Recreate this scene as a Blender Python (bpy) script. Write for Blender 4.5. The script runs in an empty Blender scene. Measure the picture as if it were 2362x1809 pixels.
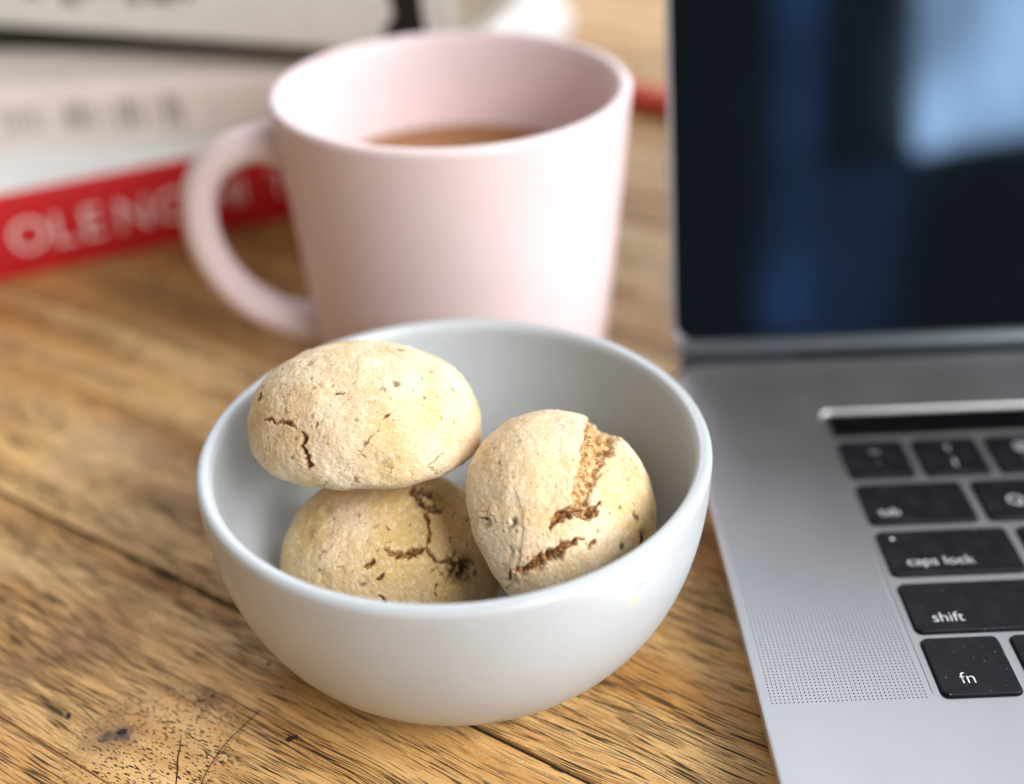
import bpy, bmesh, math, random
import numpy as np
from mathutils import Matrix, Vector

# ---------------------------------------------------------------- camera, light, exposure
MM = 0.001
sc = bpy.context.scene
COL = sc.collection
W, H, FPX = 2362.0, 1809.0, 3007.0
CAM_P = np.array([-85.98, -188.93, 206.77])
PITCH, YAW, ROLL = map(math.radians, (-32.12, 0.25, -2.19))
fw = np.array([math.sin(YAW)*math.cos(PITCH), math.cos(YAW)*math.cos(PITCH), math.sin(PITCH)])
rt0 = np.array([math.cos(YAW), -math.sin(YAW), 0.0]); up0 = np.cross(rt0, fw)
rt = rt0*math.cos(ROLL) + up0*math.sin(ROLL); up = -rt0*math.sin(ROLL) + up0*math.cos(ROLL)
cam_d = bpy.data.cameras.new('camera'); cam = bpy.data.objects.new('camera', cam_d); COL.objects.link(cam)
cam_d.sensor_width = 36; cam_d.lens = FPX/W*36; cam_d.clip_start = 0.01; cam_d.clip_end = 20
cam_d.dof.use_dof = True; cam_d.dof.focus_distance = 0.266; cam_d.dof.aperture_fstop = 4.5
cam_d.dof.aperture_blades = 0
M = Matrix.Identity(4)
for i in range(3):
    M[i][0] = rt[i]; M[i][1] = up[i]; M[i][2] = -fw[i]; M[i][3] = CAM_P[i]*MM
cam.matrix_world = M
sc.camera = cam

world = bpy.data.worlds.new('World'); sc.world = world; world.use_nodes = True
bg = world.node_tree.nodes['Background']
bg.inputs[0].default_value = (1.0, 0.90, 0.80, 1); bg.inputs[1].default_value = 0.25

def window_light(name, target, az, dist, side, z, w, h, power, color, roll=0.0):
    """an upright window: rectangular lamp in a vertical plane that faces the target from azimuth az (from +x towards -y)"""
    L = bpy.data.lights.new(name, 'AREA'); L.shape = 'RECTANGLE'; L.size = w*MM; L.size_y = h*MM
    L.energy = power; L.color = color
    o = bpy.data.objects.new(name, L); COL.objects.link(o)
    a = math.radians(az); Z = Vector((math.cos(a), -math.sin(a), 0)); Y = Vector((0, 0, 1)); X = Y.cross(Z)
    p = (Vector(target) + Z*dist + Vector((-math.sin(a), -math.cos(a), 0))*side)*MM; p.z = z*MM
    m = Matrix.Identity(4)
    for i in range(3): m[i][0] = X[i]; m[i][1] = Y[i]; m[i][2] = Z[i]; m[i][3] = p[i]
    o.matrix_world = m @ Matrix.Rotation(math.radians(roll), 4, 'Z')
    # what lies outside the window is not even: tree and sky patches
    L.use_nodes = True; nt = L.node_tree; em = nt.nodes['Emission']
    g = nt.nodes.new('ShaderNodeNewGeometry'); n = nt.nodes.new('ShaderNodeTexNoise'); n.inputs['Scale'].default_value = 5.0; n.inputs['Detail'].default_value = 2.0
    r = nt.nodes.new('ShaderNodeMapRange'); r.inputs[1].default_value = .3; r.inputs[2].default_value = .7; r.inputs[3].default_value = .45; r.inputs[4].default_value = 1.55
    nt.links.new(g.outputs['Position'], n.inputs['Vector']); nt.links.new(n.outputs[0], r.inputs[0]); nt.links.new(r.outputs[0], em.inputs['Strength'])
    return o
window_light('window_light', (-90, 60, 0), 45, 1400, -471, 1066, 1860, 1120, 65, (0.96, 0.98, 1.0), -8)
window_light('curtain_gap_light', (-90, 60, 0), 45, 1400, 712, 850, 95, 860, .28, (0.28, 0.55, 1.0), -8)
window_light('curtain_fold_light', (-90, 60, 0), 45, 1400, 655, 470, 170, 360, .09, (0.28, 0.52, 1.0), -14)
window_light('far_window_light', (-60, 150, 0), -84, 1700, 0, 1500, 2600, 2400, 56, (0.82, 0.90, 1.0))

sc.view_settings.view_transform = 'Standard'; sc.view_settings.look = 'None'
sc.view_settings.exposure = 0.27; sc.view_settings.gamma = 1.0
sc.cycles.use_denoising = True
sc.cycles.max_bounces = 8

# ---------------------------------------------------------------- helpers
rng = np.random.default_rng(7); random.seed(7)
def proj(P):
    d = np.asarray(P, float) - CAM_P; z = d @ fw
    return np.stack([W/2 + FPX*(d @ rt)/z, H/2 - FPX*(d @ up)/z], -1)
def at(x, y, z):                                  # point of the plane z (mm) behind a photo position
    d = fw*FPX + rt*(x - W/2) + up*(H/2 - y); t = (z - CAM_P[2])/d[2]
    return CAM_P + t*d

def tag(o, label=None, cat=None, group=None, kind=None):
    for k, v in (('label', label), ('category', cat), ('group', group), ('kind', kind)):
        if v: o[k] = v
    return o
def link(name, me, mat=None, parent=None, smooth=True):
    o = bpy.data.objects.new(name, me); COL.objects.link(o)
    if mat is not None and not me.materials: me.materials.append(mat)
    if parent is not None: o.parent = parent
    if smooth and len(me.polygons): me.polygons.foreach_set('use_smooth', [True]*len(me.polygons))
    return o
def mesh(name, V, F, mat=None, parent=None, smooth=True):
    me = bpy.data.meshes.new(name); me.from_pydata([tuple(float(c)*MM for c in v) for v in V], [], [tuple(int(i) for i in f) for f in F]); me.update()
    return link(name, me, mat, parent, smooth)
def empty(name, loc=(0, 0, 0), rotz=0):
    o = bpy.data.objects.new(name, None); COL.objects.link(o); o.location = Vector(loc)*MM; o.rotation_euler = (0, 0, rotz); o.empty_display_size = 0.01
    return o
def lathe(name, prof, mat, parent=None, n=128, closed=False):
    V, F = [], []; m = len(prof)
    for r, z in prof:
        for k in range(n):
            a = 2*math.pi*k/n; V.append((r*math.cos(a), r*math.sin(a), z))
    for i in range(m if closed else m-1):
        for k in range(n):
            F.append((i*n+k, i*n+(k+1) % n, ((i+1) % m)*n+(k+1) % n, ((i+1) % m)*n+k))
    o = mesh(name, V, F, mat, parent)
    bm = bmesh.new(); bm.from_mesh(o.data); bmesh.ops.remove_doubles(bm, verts=bm.verts, dist=1e-7); bmesh.ops.recalc_face_normals(bm, faces=bm.faces); bm.to_mesh(o.data); bm.free()
    o.data.polygons.foreach_set('use_smooth', [True]*len(o.data.polygons))
    return o
def rrect(x0, y0, x1, y1, r, n=6):
    P = []
    for cx, cy, a0 in ((x1-r, y0+r, -90), (x1-r, y1-r, 0), (x0+r, y1-r, 90), (x0+r, y0+r, 180)):
        for k in range(n+1):
            a = math.radians(a0 + 90*k/n); P.append((cx + r*math.cos(a), cy + r*math.sin(a)))
    return P
def loft(name, rings, mat, parent=None, cap0=True, cap1=True, smooth=False):
    """rings: list of equally long point loops (x,y,z)"""
    V = [p for r in rings for p in r]; n = len(rings[0]); F = []
    for i in range(len(rings)-1):
        for k in range(n): F.append((i*n+k, i*n+(k+1) % n, (i+1)*n+(k+1) % n, (i+1)*n+k))
    if cap0: F.append(tuple(range(n-1, -1, -1)))
    if cap1: F.append(tuple((len(rings)-1)*n+k for k in range(n)))
    return mesh(name, V, F, mat, parent, smooth)
def flat(ring, z): return [(x, y, z) for x, y in ring]
def tube(name, pts, rad, mat, parent=None, n=8, cap=True, squash=None):
    pts = [np.array(p, float) for p in pts]; V, F = [], []
    if not hasattr(rad, '__len__'): rad = [rad]*len(pts)
    prev = None
    for i, p in enumerate(pts):
        t = pts[min(i+1, len(pts)-1)] - pts[max(i-1, 0)]; t = t/np.linalg.norm(t)
        if prev is None:
            ref = np.array([0, 0, 1.0]) if abs(t[2]) < .9 else np.array([1.0, 0, 0]); a = np.cross(ref, t)
        else: a = prev - t*(prev @ t)
        a = a/np.linalg.norm(a); prev = a; b = np.cross(t, a)
        sa, sb = squash or (1, 1)
        for k in range(n):
            th = 2*math.pi*k/n; V.append(p + rad[i]*(a*sa*math.cos(th) + b*sb*math.sin(th)))
    for i in range(len(pts)-1):
        for k in range(n): F.append((i*n+k, i*n+(k+1) % n, (i+1)*n+(k+1) % n, (i+1)*n+k))
    if cap: F.append(tuple(range(n-1, -1, -1))); F.append(tuple((len(pts)-1)*n+k for k in range(n)))
    return mesh(name, V, F, mat, parent)
def text_mesh(txt, size, align='LEFT', spacing=1.0, ext=0.0):
    cu = bpy.data.curves.new('legend', 'FONT'); cu.body = txt; cu.size = size*MM; cu.align_x = align; cu.space_character = spacing
    cu.offset = -size*.008*MM; cu.extrude = ext*MM; cu.resolution_u = 4
    o = bpy.data.objects.new('legend', cu); COL.objects.link(o)
    me = bpy.data.meshes.new_from_object(o); bpy.data.objects.remove(o); bpy.data.curves.remove(cu)
    return me

# ---- node helper
class NT:
    def __init__(s, name):
        s.m = bpy.data.materials.new(name); s.m.use_nodes = True; s.t = s.m.node_tree; s.t.nodes.clear()
        s.out = s.t.nodes.new('ShaderNodeOutputMaterial'); s.b = s.t.nodes.new('ShaderNodeBsdfPrincipled'); s.t.links.new(s.b.outputs[0], s.out.inputs[0])
    def n(s, typ, props=None, **ins):
        nd = s.t.nodes.new(typ)
        for k, v in (props or {}).items(): setattr(nd, k, v)
        for k, v in ins.items():
            key = int(k[1:]) if k[0] == 'i' and k[1:].isdigit() else k.replace('_', ' ')
            s.set(nd.inputs[key], v)
        return nd
    def set(s, sock, v):
        if hasattr(v, 'is_output'): s.t.links.new(v, sock)
        elif hasattr(v, 'outputs'): s.t.links.new(v.outputs[0], sock)
        else: sock.default_value = v
    def P(s, **kw):
        for k, v in kw.items(): s.set(s.b.inputs[k.replace('_', ' ')], v)
    def math(s, op, a, b=0.0, c=0.0, clamp=False): return s.n('ShaderNodeMath', {'operation': op, 'use_clamp': clamp}, i0=a, i1=b, i2=c).outputs[0]
    def mix(s, f, a, b, blend='MIX'):
        nd = s.t.nodes.new('ShaderNodeMix'); nd.data_type = 'RGBA'; nd.blend_type = blend
        s.set(nd.inputs[0], f); s.set(nd.inputs[6], a); s.set(nd.inputs[7], b); return nd.outputs[2]
    def noise(s, vec, scale=1.0, detail=2.0, rough=0.5, w=None):
        nd = s.t.nodes.new('ShaderNodeTexNoise')
        s.set(nd.inputs['Vector'], vec); nd.inputs['Scale'].default_value = scale; nd.inputs['Detail'].default_value = detail; nd.inputs['Roughness'].default_value = rough
        return nd.outputs[0]
    def ramp(s, f, lo, hi, a=0.0, b=1.0):
        return s.n('ShaderNodeMapRange', {'interpolation_type': 'SMOOTHSTEP'}, i0=f, i1=lo, i2=hi, i3=a, i4=b).outputs[0]
    def vmul(s, v, k): return s.n('ShaderNodeVectorMath', {'operation': 'MULTIPLY'}, i0=v, i1=k).outputs[0]
    def vadd(s, v, k): return s.n('ShaderNodeVectorMath', {'operation': 'ADD'}, i0=v, i1=k).outputs[0]
    def objmm(s): return s.vmul(s.n('ShaderNodeTexCoord').outputs['Object'], (1000, 1000, 1000))
    def posmm(s): return s.vmul(s.n('ShaderNodeNewGeometry').outputs['Position'], (1000, 1000, 1000))
    def bump(s, h, strength, dist_mm):
        s.P(Normal=s.n('ShaderNodeBump', Strength=strength, Distance=dist_mm*MM, Height=h).outputs[0])
def C(r, g, b): return (r, g, b, 1.0)
def simple(name, col, rough=0.5, metal=0.0, spec=0.5, var=0.0, vscale=0.05, bump=0.0, bscale=2.0):
    t = NT(name); v = t.objmm()
    c = C(*col)
    if var:
        c = t.mix(t.ramp(t.noise(v, vscale, 4), .3, .7), C(*[x*(1-var) for x in col]), C(*[min(1, x*(1+var)) for x in col]))
    t.P(Base_Color=c, Roughness=rough, Metallic=metal); t.b.inputs['Specular IOR Level'].default_value = spec
    if bump: t.bump(t.noise(v, bscale, 3), bump, .2)
    return t.m

# ---------------------------------------------------------------- materials
def wood_material():
    t = NT('worn_wood')
    tc = t.n('ShaderNodeTexCoord'); info = t.n('ShaderNodeObjectInfo')
    v = t.vmul(tc.outputs['Object'], (1000, 1000, 1000))
    rnd = t.math('MULTIPLY', info.outputs['Random'], 900.0)
    off = t.n('ShaderNodeCombineXYZ', X=rnd, Y=rnd, Z=rnd).outputs[0]
    v = t.vadd(v, off)
    sep = t.n('ShaderNodeSeparateXYZ', Vector=v)
    X, Y = sep.outputs[0], sep.outputs[1]
    # the grain bends a little: shift across the grain by slow noise
    w1 = t.math('MULTIPLY', t.math('SUBTRACT', t.noise(t.vmul(v, (1/95, 1/38, 1)), 1, 1), .5), 11.0)
    w2 = t.math('MULTIPLY', t.math('SUBTRACT', t.noise(t.vmul(v, (1/22, 1/14, 1)), 1, 1), .5), 1.5)
    Yw = t.math('ADD', Y, t.math('ADD', w1, w2))
    def vec(lx, ly, z): return t.n('ShaderNodeCombineXYZ', X=t.math('MULTIPLY', X, 1/lx), Y=t.math('MULTIPLY', Yw, 1/ly), Z=z).outputs[0]
    broad = t.noise(vec(160, 13, 3.1), 1, 3)
    streak = t.noise(vec(70, 2.4, 9.2), 1, 4, .62)
    blot = t.noise(t.vmul(v, (1/34, 1/17, 1)), 1, 4, .6)
    fine = t.noise(t.vmul(v, (1.4, 3.2, 1)), 1, 2)
    col = t.mix(t.ramp(broad, .30, .70), C(.58, .290, .080), C(.83, .535, .225))
    col = t.mix(t.math('MULTIPLY', t.ramp(streak, .42, .72), .55), col, C(.45, .195, .05))
    col = t.mix(t.math('MULTIPLY', t.ramp(blot, .52, .72), .40), col, C(.36, .175, .06))
    col = t.mix(t.math('MULTIPLY', t.ramp(blot, .46, .28), .50), col, C(.70, .455, .20))
    col = t.mix(t.math('MULTIPLY', t.ramp(fine, .45, .70), .28), col, C(.24, .105, .035))
    # pores: dark dashes along the grain, in bands; short dots where the grain rises to the surface
    band = t.noise(vec(85, 7.0, 5.7), 1, 2)
    thr = t.ramp(band, .30, .62, .625, .510)
    dash = t.noise(vec(9.0, .215, 1.3), 1, 1.0, .4)
    d1 = t.math('MULTIPLY', t.math('SUBTRACT', dash, thr), 20.0, clamp=True)
    dots = t.noise(vec(1.25, .42, 7.7), 1, 1.0, .4)
    d2 = t.math('MULTIPLY', t.math('SUBTRACT', dots, t.math('ADD', thr, .03)), 15.0, clamp=True)
    dr = t.n('ShaderNodeVectorMath', {'operation': 'SUBTRACT'}, i0=t.posmm(), i1=tuple(at(350, 1745, 0))).outputs[0]
    dr = t.n('ShaderNodeVectorMath', {'operation': 'LENGTH'}, i0=dr).outputs[1]
    rise = t.math('MAXIMUM', t.ramp(t.math('ADD', dr, t.math('MULTIPLY', blot, 20.0)), 34.0, 20.0), t.ramp(t.noise(t.vmul(v, (1/70, 1/28, 1)), 1, 2), .68, .74))
    pore = t.math('ADD', t.math('MULTIPLY', d1, t.math('SUBTRACT', 1.0, rise)), t.math('MULTIPLY', d2, rise), clamp=True)
    long_ = t.noise(vec(40, .55, 2.2), 1, 2, .5)
    pore = t.math('MAXIMUM', pore, t.math('MULTIPLY', t.ramp(long_, .70, .76), .9))
    col = t.mix(t.math('MULTIPLY', pore, .93), col, C(.020, .010, .005))
    # old stains and a pale patch, each with its own place on the table
    pos = t.posmm()
    for px, py, r, amt, c in ((250, 1700, 10, .60, (.17, .085, .040)), (282, 1688, 3.2, .9, (.035, .032, .034)), (247, 1700, 2.6, .8, (.05, .035, .035)),
                              (40, 1555, 9, .6, (.20, .10, .05)), (150, 1500, 14, .4, (.22, .11, .05)), (480, 1612, 6, .6, (.17, .08, .04)), (230, 1450, 16, .45, (.26, .12, .05)),
                              (300, 1010, 18, .4, (.24, .13, .08)), (370, 1060, 14, .45, (.22, .11, .06)), (210, 1050, 22, .35, (.62, .42, .24))):
        p = at(px, py, 0)
        dv = t.n('ShaderNodeVectorMath', {'operation': 'SUBTRACT'}, i0=pos, i1=tuple(p)).outputs[0]
        dist = t.n('ShaderNodeVectorMath', {'operation': 'LENGTH'}, i0=dv).outputs[1]
        dist = t.math('ADD', dist, t.math('MULTIPLY', t.math('SUBTRACT', t.noise(pos, .16, 4, .65), .5), r*1.5))
        col = t.mix(t.math('MULTIPLY', t.ramp(dist, r, r*.15), amt), col, C(*c))
    t.P(Base_Color=col, Roughness=t.math('ADD', t.ramp(blot, .3, .7, .42, .58), t.math('MULTIPLY', pore, .3)))
    t.b.inputs['Specular IOR Level'].default_value = .32
    h = t.math('SUBTRACT', t.math('MULTIPLY', t.math('ADD', fine, streak), .25), pore)
    t.bump(h, .8, .22)
    return t.m
MAT = {}
MAT['wood'] = wood_material()
MAT['gap'] = simple('joint_dirt', (.012, .009, .007), .9, var=.5, vscale=.6)
MAT['pit'] = simple('dark_wood_pit', (.018, .010, .007), .8, var=.4, vscale=3)

def glaze(name, col, rough, stains_glints=()):
    t = NT(name); v = t.objmm(); pos = t.posmm()
    c = t.mix(t.ramp(t.noise(v, .035, 4), .35, .7), C(*col), C(*[x*.94 for x in col]))
    for p, r, cc, amt in stains_glints:
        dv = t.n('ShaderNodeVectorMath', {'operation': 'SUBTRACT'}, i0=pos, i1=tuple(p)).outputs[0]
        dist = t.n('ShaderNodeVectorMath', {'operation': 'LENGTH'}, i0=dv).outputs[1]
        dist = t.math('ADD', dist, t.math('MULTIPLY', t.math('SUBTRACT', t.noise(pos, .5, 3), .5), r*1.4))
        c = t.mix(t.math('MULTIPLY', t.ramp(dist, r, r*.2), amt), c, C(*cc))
    t.P(Base_Color=c, Roughness=t.math('ADD', rough, t.math('MULTIPLY', t.noise(v, .03, 2), .05)))
    t.b.inputs['Specular IOR Level'].default_value = .5
    t.bump(t.noise(v, .055, 2), .22, .30)
    return t.m
MAT['mug'] = glaze('pink_stoneware', (.75, .60, .605), .46)
MAT['white_ceramic'] = glaze('white_ceramic', (.86, .86, .86), .25)

def cookie_material():
    t = NT('baked_dough'); v = t.objmm()
    at_ = t.n('ShaderNodeAttribute', {'attribute_name': 'mask'}).outputs['Color']
    sep = t.n('ShaderNodeSeparateColor', Color=at_); crack, fruit, toast = sep.outputs[0], sep.outputs[1], sep.outputs[2]
    wide = t.n('ShaderNodeAttribute', {'attribute_name': 'broken'}).outputs['Fac']
    n1 = t.noise(v, .12, 5, .6); n2 = t.noise(v, .9, 4, .65); n3 = t.noise(v, 2.4, 3, .65); n4 = t.noise(v, 1.5, 2, .5); n5 = t.noise(v, 1.6, 3, .7)
    c = t.mix(t.ramp(n1, .35, .68), C(.81, .655, .46), C(.75, .555, .325))
    c = t.mix(t.math('MULTIPLY', toast, .80), c, C(.66, .435, .150))
    c = t.mix(t.math('MULTIPLY', t.ramp(n2, .50, .66), .50), c, C(.88, .77, .61))        # flour
    c = t.mix(t.math('MULTIPLY', t.ramp(n3, .54, .70), .50), c, C(.56, .34, .14))      # crumb
    c = t.mix(t.math('MULTIPLY', t.ramp(n5, .44, .30), .45), c, C(.60, .38, .17))      # hollows between grains
    c = t.mix(t.math('MULTIPLY', t.ramp(n4, .675, .73), .85), c, C(.25, .09, .03))     # spice specks
    c = t.mix(t.math('MULTIPLY', t.ramp(t.noise(v, 2.2, 1), .72, .77), .70), c, C(.93, .87, .76))   # sugar grains
    vw = t.vadd(v, t.vmul(t.n('ShaderNodeTexNoise', Vector=v, Scale=.5, Detail=4.0).outputs[1], (3.0, 3.0, 3.0)))
    vor = t.n('ShaderNodeTexVoronoi', {'feature': 'DISTANCE_TO_EDGE'}, Vector=vw, Scale=.17).outputs['Distance']
    hairline = t.math('MULTIPLY', t.ramp(vor, .032, .010), t.ramp(t.noise(v, .14, 3), .57, .67))
    c = t.mix(t.math('MULTIPLY', hairline, .75), c, C(.30, .13, .04))
    cc = t.mix(t.ramp(n2, .44, .66), C(.13, .045, .014), C(.50, .27, .09))  # crack interior: moist brown crumb, with its shade painted into the dark tone
    cw = t.mix(t.ramp(n2, .36, .60), C(.34, .155, .05), C(.71, .49, .24))
    cc = t.mix(wide, cc, cw)
    c = t.mix(t.math('MULTIPLY', crack, 1.0), c, cc)
    fc = t.mix(t.ramp(n3, .40, .66), C(.020, .011, .009), C(.20, .085, .032))
    c = t.mix(fruit, c, fc)
    t.P(Base_Color=c, Roughness=t.math('SUBTRACT', .86, t.math('MULTIPLY', fruit, .3)))
    t.b.inputs['Specular IOR Level'].default_value = .25
    t.b.inputs['Subsurface Weight'].default_value = .12; t.b.inputs['Subsurface Radius'].default_value = (1, .5, .25); t.b.inputs['Subsurface Scale'].default_value = .0012
    h = t.math('ADD', t.math('MULTIPLY', n3, .7), t.math('ADD', t.math('MULTIPLY', n5, 1.2), t.math('MULTIPLY', hairline, -1.2)))
    t.bump(h, .48, .30)
    return t.m
MAT['cookie'] = cookie_material()

def metal(name, col, rough, var=.03):
    t = NT(name); v = t.objmm()
    c = t.mix(t.ramp(t.noise(v, .05, 4), .3, .7), C(*[x*(1-var) for x in col]), C(*col))
    t.P(Base_Color=c, Metallic=1.0, Roughness=t.math('ADD', rough-.03, t.math('MULTIPLY', t.noise(v, .045, 5, .65), .13)))
    t.bump(t.noise(v, 7, 2), .06, .05)
    return t.m
MAT['alu'] = metal('anodised_aluminium', (.545, .54, .555), .42)
MAT['alu_dark'] = metal('hinge_aluminium', (.17, .20, .225), .40)
MAT['alu_edge'] = metal('bright_chamfer', (.35, .345, .34), .32)
MAT['alu_lid'] = metal('lid_aluminium', (.36, .355, .37), .42)
def key_material():
    t = NT('key_plastic'); v = t.objmm()
    n = t.ramp(t.noise(v, .18, 4), .35, .7)
    dust = t.math('MULTIPLY', t.ramp(t.noise(t.posmm(), 1.1, 1.5), .755, .80), .6)
    c = t.mix(n, C(.006, .006, .009), C(.013, .0135, .019)); c = t.mix(dust, c, C(.35, .36, .38))
    t.P(Base_Color=c, Roughness=t.math('ADD', .44, t.math('MULTIPLY', n, .1))); t.b.inputs['Specular IOR Level'].default_value = .22
    t.bump(t.noise(v, 5, 2), .12, .05)
    return t.m
MAT['key'] = key_material()
MAT['black'] = simple('black_plastic', (.006, .006, .007), .6, var=.2, vscale=.3)
MAT['touch'] = simple('touch_glass', (.004, .004, .005), .12, spec=.35, var=.2, vscale=.2)
MAT['legend'] = simple('legend_white', (.72, .74, .76), .5, var=.05, vscale=1)
def screen_material():
    t = NT('screen_glass'); v = t.objmm()
    n = t.noise(v, .03, 4)
    t.P(Base_Color=t.mix(n, C(.0004, .0005, .001), C(.001, .0012, .002)), Roughness=t.ramp(n, .3, .7, .035, .07))
    t.b.inputs['Specular IOR Level'].default_value = .55
    t.b.inputs['Specular Tint'].default_value = (.40, .64, 1.0, 1)
    return t.m
MAT['screen'] = screen_material()

def paper(name, col, rough=.55, var=.06, pages=False):
    t = NT(name); v = t.objmm()
    c = t.mix(t.ramp(t.noise(v, .06, 5), .3, .7), C(*[x*(1-var) for x in col]), C(*col))
    if pages:
        c = t.mix(t.math('MULTIPLY', t.ramp(t.noise(t.vmul(v, (.02, .02, 3.5)), 1, 2), .45, .7), .35), c, C(*[x*.55 for x in col]))
    t.P(Base_Color=c, Roughness=rough); t.b.inputs['Specular IOR Level'].default_value = .4
    t.bump(t.noise(v, .6, 3), .05, .2)
    return t.m
MAT['red'] = paper('red_cloth', (.50, .010, .014), .5)
MAT['white_cover'] = paper('white_cover', (.80, .81, .80), .4)
MAT['beige'] = paper('beige_cover', (.68, .59, .54), .5)
MAT['grey_cover'] = paper('pale_grey_cover', (.85, .845, .80), .5)
MAT['olive'] = paper('dark_olive_cover', (.018, .020, .012), .7)
MAT['pages'] = paper('page_edges', (.72, .66, .55), .8, pages=True)
MAT['ink_black'] = paper('black_ink', (.012, .012, .014), .5)
MAT['ink_grey'] = paper('grey_ink', (.27, .235, .215), .5)
MAT['ink_white'] = paper('white_ink', (.80, .66, .64), .5)
def tea_material():
    t = NT('milky_tea'); v = t.objmm()
    t.P(Base_Color=t.mix(t.noise(v, .05, 3), C(.27, .108, .024), C(.33, .138, .034)), Roughness=.12)
    return t.m
MAT['tea'] = tea_material()
MAT['hair'] = simple('hair', (.05, .022, .010), .5, var=.3, vscale=1)
MAT['pencil'] = simple('red_lacquer', (.90, .085, .055), .3, var=.1, vscale=.2)
MAT['pencil_wood'] = simple('bare_pencil_wood', (.55, .36, .18), .8, var=.2, vscale=.5)

# ---------------------------------------------------------------- table: planks with joints
G_DIR = np.array([.8137, -.5813, 0]); N_DIR = np.array([.5813, .8137, 0])
grain_ang = math.atan2(G_DIR[1], G_DIR[0])
table = loft('table_top', [flat(rrect(-1100, -700, 900, 1250, 20), -30), flat(rrect(-1100, -700, 900, 1250, 20), -.95)], MAT['gap'])
tag(table, 'worn brown wooden table top made of planks with dark open joints', 'table', kind='structure')
J0 = float(N_DIR @ at(510, 1390, 0)); J0b = float(N_DIR @ at(1090, 1668, 0)); J0 = (J0+J0b)/2
joints = [(-560, .5), (-430, .5), (-300, .5), (-205, .5), (J0-53, .35), (J0, 1.25), (66, .5), (188, .5), (310, .5), (430, .5), (560, .5), (690, .5), (820, .5)]
planks = []
for i in range(len(joints)-1):
    n0 = joints[i][0] + joints[i][1]/2; n1 = joints[i+1][0] - joints[i+1][1]/2; nc = (n0+n1)/2; hw = (n1-n0)/2
    c = N_DIR*nc + G_DIR*(-150)
    Lh = 1000
    # long edges a little wavy and eased, ends square
    m = 160; rings = []
    xs = np.linspace(-Lh, Lh, m)
    prof = [(-1, 0, -3), (-1, 0, -.45), (-1, .12, -.12), (-1, .5, 0), (1, .5, 0), (1, .12, -.12), (1, 0, -.45), (1, 0, -3)]
    V, F = [], []
    wob = [np.interp(xs, np.linspace(-Lh, Lh, 120), rng.normal(0, .09, 120)) for _ in (0, 1)]
    for k, x in enumerate(xs):
        for s, ins, z in prof: V.append((x, s*(hw-ins) + (wob[0][k] if s < 0 else wob[1][k]), z))
    q = len(prof)
    for k in range(m-1):
        for a in range(q): F.append((k*q+a, k*q+(a+1) % q, (k+1)*q+(a+1) % q, (k+1)*q+a))
    F.append(tuple(range(q-1, -1, -1))); F.append(tuple((m-1)*q+a for a in range(q)))
    o = mesh('plank', V, F, MAT['wood'], table, smooth=False)
    o.location = Vector(c)*MM; o.rotation_euler = (0, 0, grain_ang)
    bm = bmesh.new(); bm.from_mesh(o.data); bmesh.ops.recalc_face_normals(bm, faces=bm.faces); bm.to_mesh(o.data); bm.free()
    planks.append((n0, n1, o))
def plank_at(p):
    for n0, n1, o in planks:
        if n0 <= float(N_DIR @ p) <= n1: return o
    return planks[5][2]
def on_plank(name, V, F, mat, p):
    """a mesh given in table millimetres, made a child of the plank it lies in"""
    o = plank_at(p); R = Matrix.Translation(o.location) @ Matrix.Rotation(grain_ang, 4, 'Z'); Ri = R.inverted()
    V2 = [tuple((Ri @ (Vector([float(c) for c in v])*MM))/MM) for v in V]
    return mesh(name, V2, F, mat, o, smooth=False)
def blob(px, py, rx, ry, ang, name='pit'):
    c = at(px, py, 0); n = 14; V = [(c[0], c[1], .03)]; F = []
    for k in range(n):
        a = 2*math.pi*k/n; j = 1 + rng.uniform(-.25, .25); x, y = rx*j*math.cos(a), ry*j*math.sin(a)
        V.append((c[0] + x*math.cos(ang) - y*math.sin(ang), c[1] + x*math.sin(ang) + y*math.cos(ang), .012))
        F.append((0, 1+k, 1+(k+1) % n))
    return on_plank(name, V, F, MAT['pit'], c)
blob(672, 1703, 1.5, .75, .5); blob(463, 1617, 1.1, .35, .05); blob(490, 1606, .6, .45, .6); blob(620, 1532, .6, .5, 0)
blob(158, 1652, .5, 1.0, .2); blob(282, 1688, 1.1, .9, .3)
def split(pts, wid):
    P = [at(x, y, 0) for x, y in pts]; V, F = [], []
    for i, q in enumerate(P):
        t = P[min(i+1, len(P)-1)] - P[max(i-1, 0)]; t /= np.linalg.norm(t); nn = np.array([-t[1], t[0], 0])
        w = wid*(.25 + .75*math.sin(math.pi*min(1, (i+.4)/len(P))))*rng.uniform(.7, 1.2)
        V += [q + nn*w/2 + [0, 0, .02], q - nn*w/2 + [0, 0, .02]]
    for i in range(len(P)-1): F.append((2*i, 2*i+1, 2*i+3, 2*i+2))
    return on_plank('split', V, F, MAT['pit'], P[0])
split([(418, 1695), (416, 1712), (415, 1728), (411, 1742), (409, 1758), (410, 1772), (408, 1788), (406, 1809), (403, 1850)], .42)
split([(160, 1612), (178, 1625), (193, 1637), (205, 1650), (216, 1662), (228, 1672)], .30)

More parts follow.
